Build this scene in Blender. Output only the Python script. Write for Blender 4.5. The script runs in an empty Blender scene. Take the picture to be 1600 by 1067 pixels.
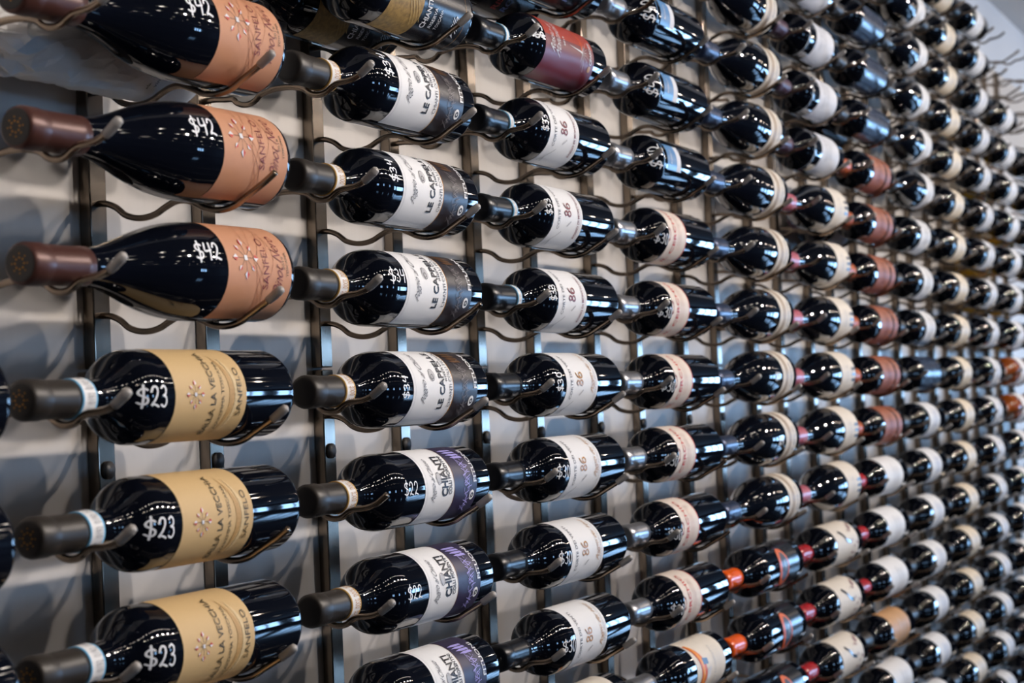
import bpy, math, random
from mathutils import Matrix, Vector

random.seed(7)
SC = bpy.context.scene
COL = SC.collection
PI = math.pi

# ------------------------------------------------------------------ camera
# x runs along the rack wall, y points into the wall, z is up; z = 0 is about 1.5 m above the floor
F_PX = 2674.27
CAM = Vector((-0.98342, -0.80080, -0.01057))
YAW, PITCH, ROLL = 1.109675, 0.0316707, -0.0413362
fw = Vector((math.sin(YAW)*math.cos(PITCH), math.cos(YAW)*math.cos(PITCH), math.sin(PITCH)))
rt = Vector((math.cos(YAW), -math.sin(YAW), 0))
up = rt.cross(fw)
r2 = rt*math.cos(ROLL) + up*math.sin(ROLL)
u2 = -rt*math.sin(ROLL) + up*math.cos(ROLL)
cd = bpy.data.cameras.new('camera')
cam = bpy.data.objects.new('camera', cd)
COL.objects.link(cam)
M = Matrix((r2, u2, -fw)).transposed().to_4x4()
M.translation = CAM
cam.matrix_world = M
cd.sensor_width = 36
cd.lens = 36*F_PX/1600
cd.clip_start = 0.02
cd.dof.use_dof = True
cd.dof.focus_distance = 1.72
cd.dof.aperture_fstop = 8.6
SC.camera = cam

# ------------------------------------------------------------------ world and exposure
W = bpy.data.worlds.new('world')
SC.world = W
W.use_nodes = True
W.node_tree.nodes['Background'].inputs[0].default_value = (0.45, 0.62, 1.0, 1)
W.node_tree.nodes['Background'].inputs[1].default_value = 0.25
SC.view_settings.view_transform = 'Standard'
SC.view_settings.look = 'None'
SC.view_settings.exposure = 0.0
SC.view_settings.gamma = 1
SC.view_settings.use_curve_mapping = False
LAMP = 66.0          # radiance of the ceiling lamps
SKY = 23.0             # radiance of the daylight in the windows
LAMP_R = 0.023
LENS = 120.0
SPOT_W = 58.0        # beam of each track spotlight
SPOT_A = 1.35

# ------------------------------------------------------------------ materials
MATS = {}
def mat(name, col, rough=0.5, metal=0.0, noise=0.0, scale=40.0, stretch=(1, 1, 1), coat=0.0, emit=None, es=0, ior=1.5, bump=0.0):
    if name in MATS: return MATS[name]
    m = bpy.data.materials.new(name)
    m.use_nodes = True
    nt = m.node_tree
    b = nt.nodes['Principled BSDF']
    b.inputs['Base Color'].default_value = (*col, 1)
    b.inputs['Roughness'].default_value = rough
    b.inputs['Metallic'].default_value = metal
    b.inputs['IOR'].default_value = ior
    b.inputs['Coat Weight'].default_value = coat
    b.inputs['Coat Roughness'].default_value = 0.08
    if emit:
        b.inputs['Emission Color'].default_value = (*emit, 1)
        b.inputs['Emission Strength'].default_value = es
    if noise or bump:
        tc = nt.nodes.new('ShaderNodeTexCoord')
        mp = nt.nodes.new('ShaderNodeMapping')
        mp.inputs['Scale'].default_value = stretch
        nz = nt.nodes.new('ShaderNodeTexNoise')
        nz.inputs['Scale'].default_value = scale
        nz.inputs['Detail'].default_value = 4
        nt.links.new(tc.outputs['Object'], mp.inputs[0])
        nt.links.new(mp.outputs[0], nz.inputs['Vector'])
        if noise:
            mx = nt.nodes.new('ShaderNodeMix')
            mx.data_type = 'RGBA'
            mx.inputs[6].default_value = (*[c*(1-noise) for c in col], 1)
            mx.inputs[7].default_value = (*[min(1, c*(1+noise)) for c in col], 1)
            nt.links.new(nz.outputs['Fac'], mx.inputs[0])
            nt.links.new(mx.outputs[2], b.inputs['Base Color'])
        if bump:
            bp = nt.nodes.new('ShaderNodeBump')
            bp.inputs['Strength'].default_value = bump
            bp.inputs['Distance'].default_value = 0.001
            nt.links.new(nz.outputs['Fac'], bp.inputs['Height'])
            nt.links.new(bp.outputs[0], b.inputs['Normal'])
    MATS[name] = m
    return m

def s(r, g, b):      # sRGB 0..255 to linear
    f = lambda c: (c/255/12.92) if c/255 <= 0.04045 else ((c/255+0.055)/1.055)**2.4
    return (f(r), f(g), f(b))

G_BLACK = mat('black_glass', (0.003, 0.004, 0.008), 0.035, ior=1.52)
G_AMBER = mat('amber_glass', (0.32, 0.075, 0.010), 0.04, ior=1.52)
G_YELLOW = mat('golden_glass', (0.62, 0.36, 0.03), 0.04, ior=1.52)
STEEL = mat('brushed_dark_steel', (0.24, 0.20, 0.162), 0.22, 1.0, noise=0.3, scale=60, stretch=(1, 1, 0.03))
ROD = mat('bronze_steel_rod', (0.30, 0.235, 0.18), 0.24, 0.95, noise=0.15, scale=30)
RUBBER = mat('grey_plastic', s(166, 161, 157), 0.35)
BOLT = mat('bolt_plastic', (0.05, 0.045, 0.042), 0.5)
WHITE_INK = mat('white_marker', s(235, 238, 244), 0.6)

# ------------------------------------------------------------------ object helpers
def mesh_obj(name, V, Fc, mats, mi=None, parent=None, smooth=True, link=True):
    me = bpy.data.meshes.new(name)
    me.from_pydata([tuple(v) for v in V], [], Fc)
    for m in mats: me.materials.append(m)
    if mi: me.polygons.foreach_set('material_index', mi)
    if smooth: me.polygons.foreach_set('use_smooth', [True]*len(Fc))
    me.update()
    o = bpy.data.objects.new(name, me)
    if link: COL.objects.link(o)
    if parent: o.parent = parent
    return o

def empty(name, loc=(0, 0, 0)):
    o = bpy.data.objects.new(name, None)
    o.empty_display_size = 0.02
    o.location = loc
    COL.objects.link(o)
    return o

def tag(o, label, cat, group=None):
    o['label'] = label
    o['category'] = cat
    if group: o['group'] = group

def dup(root, skip=()):
    r = root.copy(); COL.objects.link(r)
    for ch in list(root.children):
        if ch.name.split('.')[0] in skip: continue
        c = ch.copy(); COL.objects.link(c); c.parent = r
        for g in list(ch.children):
            d = g.copy(); COL.objects.link(d); d.parent = c
    return r

def box_data(x0, x1, y0, y1, z0, z1, V=None, F=None):
    V = [] if V is None else V
    F = [] if F is None else F
    n = len(V)
    V += [(x, y, z) for z in (z0, z1) for y in (y0, y1) for x in (x0, x1)]
    F += [tuple(n+i for i in f) for f in ((0, 2, 3, 1), (4, 5, 7, 6), (0, 1, 5, 4), (2, 6, 7, 3), (0, 4, 6, 2), (1, 3, 7, 5))]
    return V, F

def structure(name, V, F, m):
    o = mesh_obj(name, V, F, [m], smooth=False)
    o['kind'] = 'structure'
    return o

# ------------------------------------------------------------------ the room
Y_WALL, FLOOR_Z, CEIL_Z, PANEL_TOP = 0.200, -1.50, 1.175, 0.955
X0, X1, YB = -5.0, 12.0, -8.0
PANEL_M = mat('satin_white_panel', s(196, 191, 187), 0.42, noise=0.05, scale=14, stretch=(6, 6, 0.25))
WALLP = mat('grey_blue_paint', s(196, 204, 216), 0.8, noise=0.02, scale=6)
DARKW = mat('dark_room_paint', (0.02, 0.02, 0.023), 0.8, noise=0.1, scale=3)
CEILM = mat('pale_ceiling_paint', s(240, 238, 236), 0.85, noise=0.02, scale=5)
FLOORM = mat('polished_dark_floor', (0.018, 0.017, 0.017), 0.13, noise=0.3, scale=4, stretch=(0.4, 6, 1))
structure('wall_back', *box_data(X0, X1, Y_WALL+0.004, Y_WALL+0.12, FLOOR_Z, CEIL_Z), WALLP)
structure('trim_1', *box_data(X0, X1, Y_WALL, Y_WALL+0.004, FLOOR_Z, PANEL_TOP), PANEL_M)
structure('floor', *box_data(X0, X1, YB, Y_WALL+0.12, FLOOR_Z-0.1, FLOOR_Z), FLOORM)
structure('ceiling', *box_data(X0, X1, YB, Y_WALL+0.12, CEIL_Z+0.02, CEIL_Z+0.1), mat('black_ceiling_paint', (0.012, 0.012, 0.014), 0.9, noise=0.2, scale=4))
structure('trim_2', *box_data(X0, X1, -0.30, Y_WALL+0.12, CEIL_Z, CEIL_Z+0.02), CEILM)
structure('wall_left', *box_data(X0-0.1, X0, YB, Y_WALL+0.12, FLOOR_Z, CEIL_Z), DARKW)
# far end wall and the wall opposite the rack: window openings glazed with daylight
def windowed(axis, name, fixed, a0, a1, wins, wz0, wz1, n0):
    V, F = [], []
    def bx(p0, p1, z0, z1, t0=0.0, t1=0.1):
        if axis == 'x': box_data(fixed+t0, fixed+t1, p0, p1, z0, z1, V, F)
        else: box_data(p0, p1, fixed-t1, fixed-t0, z0, z1, V, F)
    bx(a0, a1, FLOOR_Z, wz0); bx(a0, a1, wz1, CEIL_Z)
    c = a0
    for (p, q) in wins:
        bx(c, p, wz0, wz1); c = q
    bx(c, a1, wz0, wz1)
    structure(name, V, F, DARKW)
    for i, (p, q) in enumerate(wins):
        V, F = [], []
        if axis == 'x': V = [(fixed+0.03, p, wz0), (fixed+0.03, q, wz0), (fixed+0.03, q, wz1), (fixed+0.03, p, wz1)]
        else: V = [(p, fixed-0.03, wz0), (q, fixed-0.03, wz0), (q, fixed-0.03, wz1), (p, fixed-0.03, wz1)]
        o = structure('window_%d' % (n0+i), V, [(0, 1, 2, 3)], mat('daylit_glass', (0.1, 0.1, 0.1), 0.1, emit=(0.33, 0.60, 1.0), es=SKY))
        V, F = [], []
        def bar(p0, p1, z0, z1):
            if axis == 'x': box_data(fixed-0.01, fixed+0.025, p0, p1, z0, z1, V, F)
            else: box_data(p0, p1, fixed-0.025, fixed+0.01, z0, z1, V, F)
        w = q-p
        for k in (1/3, 2/3): bar(p+w*k-0.03, p+w*k+0.03, wz0, wz1)
        bar(p, q, wz0+(wz1-wz0)*0.62, wz0+(wz1-wz0)*0.62+0.05)
        f = mesh_obj('window_bars', V, F, [DARKW], parent=o, smooth=False)
windowed('x', 'wall_right', X1, YB, Y_WALL+0.12, [(-7.6, -6.6), (-6.2, -5.2), (-4.4, -3.4), (-3.0, -2.2)], -0.75, 0.58, 1)
windowed('y', 'wall_front', YB, X0, X1, [(-2.6, -1.9), (0.4, 1.1), (6.0, 6.7)], -0.3, 0.40, 6)

# ceiling lamps: small round lamps on tracks across the shop
def disc(r, z, n=16): return [(r*math.cos(2*PI*i/n), r*math.sin(2*PI*i/n), z) for i in range(n)]
n = 16
V = disc(0.055, 0) + disc(0.055, -0.05)
Fc = [(i, (i+1) % n, n+(i+1) % n, n+i) for i in range(n)]
lamp0 = empty('ceiling_lamp')
mesh_obj('lamp_housing', V, Fc, [mat('white_lamp_metal', (0.6, 0.6, 0.6), 0.5)], parent=lamp0)
mesh_obj('lamp_glass', disc(LAMP_R, -0.045), [tuple(range(n))[::-1]], [mat('warm_lamp', (0.8, 0.8, 0.8), 0.5, emit=(1.0, 0.90, 0.80), es=LAMP)], parent=lamp0)
tag(lamp0, 'small round warm lamp on the shop ceiling', 'ceiling lamp', 'round warm lamps in rows on the shop ceiling')
lamp_pos = []
for yy, dx, ph in ((-1.15, 0.26, 0.2), (-1.85, 0.26, 0.1), (-3.3, 0.62, 0.1), (-5.2, 0.7, 0.3)):
    x = (-1.6 if yy > -2 else -2.2)+ph
    while x < (3.2 if yy > -2 else 9.0):
        lamp_pos.append((x, yy)); x += dx
for i, (x, y) in enumerate(lamp_pos):
    o = lamp0 if i == 0 else dup(lamp0)
    o.location = (x, y, CEIL_Z+0.02)
# spotlights on the track in front of the rack, turned a little back along the wall
spot0 = empty('track_spotlight')
V, Fc = [], []
for q, (zz, rr) in enumerate(((0.0, 0.034), (0.01, 0.036), (0.10, 0.034), (0.12, 0.012))):
    V += [(rr*math.cos(2*PI*i/n), rr*math.sin(2*PI*i/n), zz) for i in range(n)]
for q in range(3): Fc += [(q*n+i, q*n+(i+1) % n, (q+1)*n+(i+1) % n, (q+1)*n+i) for i in range(n)]
hs = mesh_obj('spot_housing', V, Fc, [mat('black_lamp_metal', (0.02, 0.02, 0.02), 0.4)], parent=spot0)
mesh_obj('spot_lens', disc(0.032, 0.004), [tuple(range(n))[::-1]], [mat('warm_lens', (0.8, 0.8, 0.8), 0.5, emit=(1.0, 0.82, 0.66), es=LENS)], parent=spot0)
tag(spot0, 'black track spotlight turned towards the bottle rack', 'spotlight', 'track spotlights in front of the rack')
ld = bpy.data.lights.new('spot_beam', 'SPOT')
ld.energy = SPOT_W; ld.color = (1.0, 0.90, 0.82); ld.spot_size = SPOT_A; ld.spot_blend = 0.6; ld.shadow_soft_size = 0.03
x = -1.2; i = 0
while x < 7.5:
    o = spot0 if i == 0 else dup(spot0)
    o.location = (x, -1.62, CEIL_Z-0.10)
    d = Vector((-0.40, 1.0, -0.50))
    q = (-d).to_track_quat('Z', 'Y')
    o.rotation_mode = 'QUATERNION'; o.rotation_quaternion = q
    l = bpy.data.objects.new('spot_beam', ld); COL.objects.link(l)
    l.location = Vector(o.location)+d.normalized()*0.005; l.rotation_mode = 'QUATERNION'; l.rotation_quaternion = q
    x += 0.80; i += 1

# ------------------------------------------------------------------ bottle geometry (x from the cork end, y out of the wall is negative)
def hermite(pts, n=10):
    out = []
    for i in range(len(pts)-1):
        p0 = pts[max(i-1, 0)]; p1 = pts[i]; p2 = pts[i+1]; p3 = pts[min(i+2, len(pts)-1)]
        for k in range(n):
            t = k/n
            out.append(tuple(0.5*((2*b)+(-a+c)*t+(2*a-5*b+4*c-d)*t*t+(-a+3*b-3*c+d)*t**3) for a, b, c, d in zip(p0, p1, p2, p3)))
    out.append(pts[-1])
    return out

def prof_bordeaux():
    L, R = 0.300, 0.0372
    p = [(0.001, 0.0), (0.001, 0.0125), (0.003, 0.0140), (0.016, 0.0140), (0.018, 0.0132), (0.074, 0.0142)]
    sh = hermite([(0.074, 0.0142), (0.082, 0.0155), (0.090, 0.0215), (0.098, 0.0295), (0.106, 0.0348), (0.115, 0.0370), (0.124, R)], 6)
    p += sh[1:] + [(0.290, R)]
    for a in range(1, 7):
        t = a*PI/12
        p.append((0.290+0.009*math.sin(t), R-0.009+0.009*math.cos(t)))
    p += [(L-0.002, 0.024), (L-0.014, 0.014), (L-0.020, 0.0)]
    return L, R, p
def prof_burgundy():
    L, R = 0.300, 0.0405
    p = [(0.001, 0.0), (0.001, 0.0130), (0.003, 0.0145), (0.018, 0.0145), (0.020, 0.0136), (0.070, 0.0148)]
    sh = hermite([(0.070, 0.0148), (0.085, 0.0168), (0.105, 0.0222), (0.130, 0.0302), (0.155, 0.0365), (0.178, 0.0397), (0.195, R)], 6)
    p += sh[1:] + [(0.288, R)]
    for a in range(1, 7):
        t = a*PI/12
        p.append((0.288+0.011*math.sin(t), R-0.011+0.011*math.cos(t)))
    p += [(L-0.002, 0.026), (L-0.016, 0.016), (L-0.024, 0.0)]
    return L, R, p
PROF = {'bordeaux': prof_bordeaux(), 'burgundy': prof_burgundy()}
def rad_at(shape, x):
    p = PROF[shape][2]
    for (a, ra), (b, rb) in zip(p[2:], p[3:]):
        if a <= x <= b and b > a: return ra+(rb-ra)*(x-a)/(b-a)
    return PROF[shape][1]

def lathe(prof, n=64, mi_fn=None, x_off=0.0):
    V, F, mi = [], [], []
    rows = []
    for (x, r) in prof:
        if r < 1e-6:
            rows.append([len(V)]); V.append((x-x_off, 0, 0))
        else:
            rows.append(list(range(len(V), len(V)+n)))
            V += [(x-x_off, -r*math.cos(2*PI*i/n), r*math.sin(2*PI*i/n)) for i in range(n)]
    for j in range(len(rows)-1):
        a, b = rows[j], rows[j+1]
        m = mi_fn(j) if mi_fn else 0
        if len(a) == 1 and len(b) == 1: continue
        for i in range(n):
            k = (i+1) % n
            if len(a) == 1: F.append((a[0], b[k], b[i]))
            elif len(b) == 1: F.append((a[i], a[k], b[0]))
            else: F.append((a[i], a[k], b[k], b[i]))
            mi.append(m)
    return V, F, mi

_txt = {}
def text_geo(body, bold):
    key = (body, bold)
    if key not in _txt:
        c = bpy.data.curves.new('t', 'FONT')
        c.body = body; c.size = 1; c.offset = bold; c.resolution_u = 3
        o = bpy.data.objects.new('t', c)
        COL.objects.link(o)
        dg = bpy.context.evaluated_depsgraph_get()
        me = o.evaluated_get(dg).to_mesh()
        V = [(v.co.x, v.co.y) for v in me.vertices]
        F = [tuple(p.vertices) for p in me.polygons]
        o.evaluated_get(dg).to_mesh_clear()
        bpy.data.objects.remove(o); bpy.data.curves.remove(c)
        _txt[key] = (V, F)
    return _txt[key]

D2R = PI/180
class Wrap:
    """print, paper and ink laid round a bottle: (along, angle) coordinates, several ink materials in one mesh"""
    def __init__(self, shape): self.shape = shape; self.L = PROF[shape][0]; self.V = []; self.F = []; self.mi = []; self.mats = []; self.lift = 0.0003
    def m(self, mt):
        if mt not in self.mats: self.mats.append(mt)
        return self.mats.index(mt)
    def pt(self, x, th, lift=0):
        r = rad_at(self.shape, x) + self.lift + lift
        return (x-self.L, -r*math.cos(th), r*math.sin(th))
    def patch(self, x0, x1, a0, a1, mt, lift=0, nx=2, notch=None):
        n = max(2, int(abs(a1-a0)/5)); b = len(self.V); k = self.m(mt)
        for j in range(nx+1):
            for i in range(n+1):
                self.V.append(self.pt(x0+(x1-x0)*j/nx, (a0+(a1-a0)*i/n)*D2R, lift))
        for j in range(nx):
            for i in range(n):
                p = b+j*(n+1)+i
                self.F.append((p, p+n+1, p+n+2, p+1)); self.mi.append(k)
    def poly(self, pts, mt, lift=0.0004):      # pts: (x, arc) in metres round R
        R = PROF[self.shape][1]; b = len(self.V); k = self.m(mt)
        for x, a in pts: self.V.append(self.pt(x, a/R, lift))
        self.F.append(tuple(range(b, b+len(pts)))); self.mi.append(k)
    def oval(self, x, a, rx, ra, mt, lift=0.0004, n=24):
        R = PROF[self.shape][1]; b = len(self.V); k = self.m(mt)
        self.V.append(self.pt(x, a*D2R, lift))
        rings = 3
        for q in range(1, rings+1):
            for i in range(n):
                t = 2*PI*i/n
                self.V.append(self.pt(x+rx*q/rings*math.cos(t), a*D2R+ra*q/rings*math.sin(t)/R, lift))
        for i in range(n):
            self.F.append((b, b+1+i, b+1+(i+1) % n)); self.mi.append(k)
            for q in range(rings-1):
                p = b+1+q*n
                self.F.append((p+i, p+n+i, p+n+(i+1) % n, p+(i+1) % n)); self.mi.append(k)
    def ring(self, x, a, r, w, mt, lift=0.0006, n=28, ry=None):
        ry = ry or r
        self.stroke([(x+r*math.cos(2*PI*i/n), a*D2R*PROF[self.shape][1]+ry*math.sin(2*PI*i/n)) for i in range(n+1)], w, mt, lift)
    def text(self, body, base, a0, a1, h, mt, bold=0.0, shear=0.0, lift=0.0006):
        """runs round the bottle from angle a0 up to a1, letter tops towards the cork"""
        V, F = text_geo(body, bold)
        x0 = min(v[0] for v in V); x1 = max(v[0] for v in V)
        hh = 0.7
        b = len(self.V); k = self.m(mt)
        for x, y in V:
            t = (x-x0)/(x1-x0)
            a = (a0+(a1-a0)*t)*D2R + shear*(y/hh)*h/PROF[self.shape][1]
            self.V.append(self.pt(base - y/hh*h, a, lift))
        for f in F: self.F.append(tuple(b+i for i in f)); self.mi.append(k)
    def stroke(self, pts, w, mt, lift=0.0006):
        R = PROF[self.shape][1]; k = self.m(mt)
        P = [pts[0]]
        for q in pts[1:]:
            d = math.dist(P[-1], q); m_ = max(1, int(d/0.003))
            p = P[-1]
            for i in range(1, m_+1): P.append((p[0]+(q[0]-p[0])*i/m_, p[1]+(q[1]-p[1])*i/m_))
        b = len(self.V)
        for i, p in enumerate(P):
            a = P[max(i-1, 0)]; c = P[min(i+1, len(P)-1)]
            dx, dy = c[0]-a[0], c[1]-a[1]; l = math.hypot(dx, dy) or 1
            nx, ny = -dy/l*w/2, dx/l*w/2
            self.V.append(self.pt(p[0]+nx, (p[1]+ny)/R, lift)); self.V.append(self.pt(p[0]-nx, (p[1]-ny)/R, lift))
        for i in range(len(P)-1):
            self.F.append((b+2*i, b+2*i+1, b+2*i+3, b+2*i+2)); self.mi.append(k)
        if w > 0.0008:
            for q in (P[0], P[-1]):
                c = len(self.V)
                for i in range(8): self.V.append(self.pt(q[0]+w/2*math.cos(i*PI/4), (q[1]+w/2*math.sin(i*PI/4))/R, lift))
                self.F.append(tuple(range(c, c+8))); self.mi.append(k)
    def obj(self, name, parent=None):
        return mesh_obj(name, self.V, self.F, self.mats, self.mi, parent)

# handwriting: strokes in a unit box
GLYPH = {
 '$': [[(.62, .86), (.40, .98), (.12, .86), (.10, .66), (.34, .52), (.60, .40), (.58, .18), (.32, .06), (.02, .14)], [(.42, 1.16), (.30, -.14)]],
 '4': [[(.16, 1.0), (.06, .52), (.62, .58)], [(.60, 1.0), (.46, .0)]],
 '2': [[(.04, .74), (.20, .98), (.46, .96), (.52, .72), (.34, .38), (.06, .06), (.26, .12), (.62, .02)]],
 '3': [[(.06, .90), (.30, 1.0), (.50, .86), (.44, .62), (.20, .54), (.46, .48), (.54, .22), (.34, .02), (.04, .10)]],
 '0': [[(.30, 1.0), (.10, .80), (.06, .40), (.20, .04), (.44, .06), (.58, .44), (.52, .84), (.30, 1.0)]],
 '5': [[(.60, 1.0), (.18, .96), (.12, .58), (.44, .60), (.56, .34), (.40, .06), (.06, .06)]],
 '9': [[(.54, .80), (.34, .98), (.10, .84), (.14, .58), (.40, .54), (.54, .80), (.50, .40), (.36, .0)]],
 '8': [[(.48, .84), (.28, 1.0), (.10, .84), (.18, .60), (.46, .38), (.48, .12), (.26, .0), (.06, .16), (.16, .42), (.42, .62), (.48, .84)]],
 '-': [[(.1, .5), (.5, .5)]],
}
def smooth_line(pts):
    return [(p[0], p[1]) for p in hermite([(a, b) for a, b in pts], 4)] if len(pts) > 2 else pts
def price(shape, txt, x, ang, h, w, vertical=False, ink=None, adv=0.74):
    """marker writing on the glass; starts at x, centred on angle ang"""
    k = Wrap(shape); R = PROF[shape][1]; k.lift = 0.0004
    n = len(txt)
    for i, ch in enumerate(txt):
        for st in GLYPH[ch]:
            pts = []
            for (gx, gy) in smooth_line(st):
                u = (i*adv + gx*0.9)*h; v = (gy-0.5)*h
                rr = rad_at(shape, x)
                if vertical: pts.append((x - v, ang*D2R*R + (u - n*adv*h/2)*R/rr))
                else: pts.append((x + u, ang*D2R*R + v*R/rr))
            k.stroke(pts, w, ink or WHITE_INK, 0.0001)
    return k

# ---- print colours
SALMON = mat('salmon_paper', s(196, 140, 106), 0.62, noise=0.03, scale=500)
CREAM = mat('cream_paper', s(204, 172, 122), 0.62, noise=0.03, scale=500)
CREAM2 = mat('pale_gold_ink', s(184, 146, 92), 0.6)
CREAM3 = mat('pale_cream_ink', s(212, 186, 140), 0.6)
WHITE = mat('white_paper', s(226, 226, 228), 0.6, noise=0.02, scale=500)
PINKISH = mat('blush_paper', s(220, 207, 196), 0.6, noise=0.06, scale=120)
IVORY = mat('ivory_paper', s(220, 211, 199), 0.6, noise=0.05, scale=120)
PALE_GREY = mat('pale_grey_paper', s(206, 208, 216), 0.6, noise=0.03, scale=200)
MAROON = mat('maroon_ink', s(120, 30, 40), 0.5)
RED = mat('red_ink', s(196, 60, 44), 0.5)
DARK = mat('dark_ink', s(38, 34, 40), 0.5)
GREY = mat('grey_ink', s(84, 82, 88), 0.5)
LGREY = mat('light_grey_ink', s(176, 176, 180), 0.5)
OLIVE = mat('olive_ink', s(78, 66, 40), 0.5)
GOLD = mat('gold_ink', s(178, 122, 34), 0.4)
NIGHT = mat('charcoal_paper', s(46, 40, 44), 0.35)
PURPLE = mat('purple_paper', s(48, 41, 70), 0.45)
LAV = mat('lavender_ink', s(164, 156, 220), 0.5)
COPPER = mat('copper_ink', s(128, 92, 62), 0.35, 0.5)
REDP = mat('red_paper', s(168, 62, 46), 0.4)
WINE = mat('wine_red_print_shade', s(108, 34, 46), 0.4)
SILVERI = mat('silver_ink', s(214, 214, 220), 0.4)
ORANGE = mat('orange_paper', s(214, 92, 36), 0.45)
ORANGE2 = mat('amber_orange_paper', s(236, 150, 40), 0.45)
RUST = mat('rust_paper', s(152, 84, 54), 0.55, noise=0.1, scale=100)
SLATE = mat('slate_paper', s(54, 64, 82), 0.35)
BLUEP = mat('blue_paper', s(92, 140, 190), 0.3)
BLUED = mat('dark_blue_paper', s(46, 58, 82), 0.25, noise=0.15, scale=80)
BLUEI = mat('blue_ink', s(110, 132, 186), 0.5)
GOLDTEX = mat('old_gold_print', s(150, 120, 66), 0.55, noise=0.8, scale=220)
BLKP = mat('black_paper', s(28, 30, 36), 0.25)
YELLOWP = mat('yellow_paper', s(226, 170, 40), 0.5)
# ---- capsules
def cap(name, col, rough, metal=0.0): return mat(name, col, rough, metal, noise=0.06, scale=90)
C_BROWN = cap('brown_foil', s(80, 49, 43), 0.36, 0.3)
C_DARK = cap('charcoal_foil', s(46, 41, 37), 0.42, 0.1)
C_NAVY = cap('blue_black_foil', s(17, 19, 25), 0.3, 0.1)
C_SILVER = cap('silver_foil', s(168, 170, 176), 0.3, 0.85)
C_BLUE = cap('blue_foil', s(52, 64, 92), 0.32, 0.5)
C_ORANGE = cap('orange_foil', s(232, 92, 16), 0.25)
C_RED = cap('red_foil', s(176, 36, 44), 0.25)
C_PURPLE = cap('plum_foil', s(78, 52, 70), 0.4, 0.2)
C_PINK = cap('rose_foil', s(186, 96, 112), 0.35)
C_RUST = cap('rust_foil', s(186, 92, 46), 0.35)
C_CREAM = cap('cream_foil', s(196, 186, 168), 0.4)
ENDC = mat('dark_capsule_end', s(26, 22, 22), 0.45)
SEALG = mat('gold_strip', s(190, 150, 80), 0.5)
SEALB = mat('blue_strip', s(110, 178, 220), 0.5)

def compass(k, x, a, r, big):
    R = PROF[k.shape][1]; A = a*D2R*R
    line = mat('brown_ink', s(90, 52, 36), 0.5)
    for i in range(8):
        t = i*PI/4 + 0.0; f = 1.0 if i % 2 == 0 else 0.86
        d = (math.cos(t), math.sin(t)); nrm = (-d[1], d[0])
        k.stroke([(x, A), (x+d[0]*r*0.7, A+d[1]*r*0.7)], 0.0004*big, line, 0.0004)
        c0, c1, w = 0.62*r*f, 1.02*r*f, (0.17 if i % 2 == 0 else 0.12)*r
        P = lambda u, v: (x+d[0]*u+nrm[0]*v, A+d[1]*u+nrm[1]*v)
        m0 = (c0*0.6+c1*0.4)
        k.poly([P(c0, 0), P(m0, w), P(c1, 0)], RED, 0.0006)
        k.poly([P(c0, 0), P(c1, 0), P(m0, -w)], SILVERI, 0.0006)
    q = 0.12*r
    k.poly([(x-q, A-q), (x+q, A-q), (x+q, A+q), (x-q, A+q)], SILVERI, 0.0007)

def lines(k, x, a0, a1, mt, w=0.0005, n=1, gap=0.002):
    R = PROF[k.shape][1]
    for i in range(n):
        k.stroke([(x+i*gap, a0*D2R*R), (x+i*gap, a1*D2R*R)], w, mt, 0.0005)

def art_salmon():
    k = Wrap('burgundy')
    k.patch(0.196, 0.287, -72, 100, SALMON)
    compass(k, 0.2215, 14, 0.0175, 1)
    k.text('SANFELO', 0.2530, -22, 42, 0.0080, MAROON, -0.01)
    k.text('Pinot Nero', 0.2730, -28, 44, 0.0120, MAROON, -0.012, shear=0.45)
    k.text('2019', 0.2762, 2, 18, 0.0030, OLIVE)
    k.text('TOSCANA', 0.2815, -6, 24, 0.0030, OLIVE)
    hill = mat('soft_brown_ink', s(176, 118, 84), 0.6)
    R = PROF['burgundy'][1]
    for j in range(5):
        k.stroke([(0.238+j*0.0035+0.010*math.sin(i*0.35+j), (-60+i*7.5)*D2R*R) for i in range(21)], 0.0005, hill, 0.0004)
    return k
def art_cream():
    k = Wrap('bordeaux'); R = PROF['bordeaux'][1]
    k.patch(0.130, 0.2235, -80, 100, CREAM)
    for (x, w, m_) in ((0.196, 0.006, CREAM2), (0.203, 0.005, CREAM3)):
        a = [(x+0.010*math.cos((i/20-0.5)*PI)-0.006+w*math.sin(i/20*PI), (-58+i*5.8)*D2R*R) for i in range(21)]
        b = [(x+0.010*math.cos((i/20-0.5)*PI)-0.006, (-58+i*5.8)*D2R*R) for i in range(21)]
        for i in range(20): k.poly([a[i], a[i+1], b[i+1], b[i]], m_, 0.0003)
    compass(k, 0.1550, 0, 0.0115, 0.8)
    k.text('BALLA LA VECCHIA', 0.1815, -56, 62, 0.0066, OLIVE, 0.01)
    k.text('MAREMMA TOSCANA', 0.1925, -46, 44, 0.0036, OLIVE)
    k.text('SANFELO', 0.2165, -28, 34, 0.0062, OLIVE)
    return k
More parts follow.
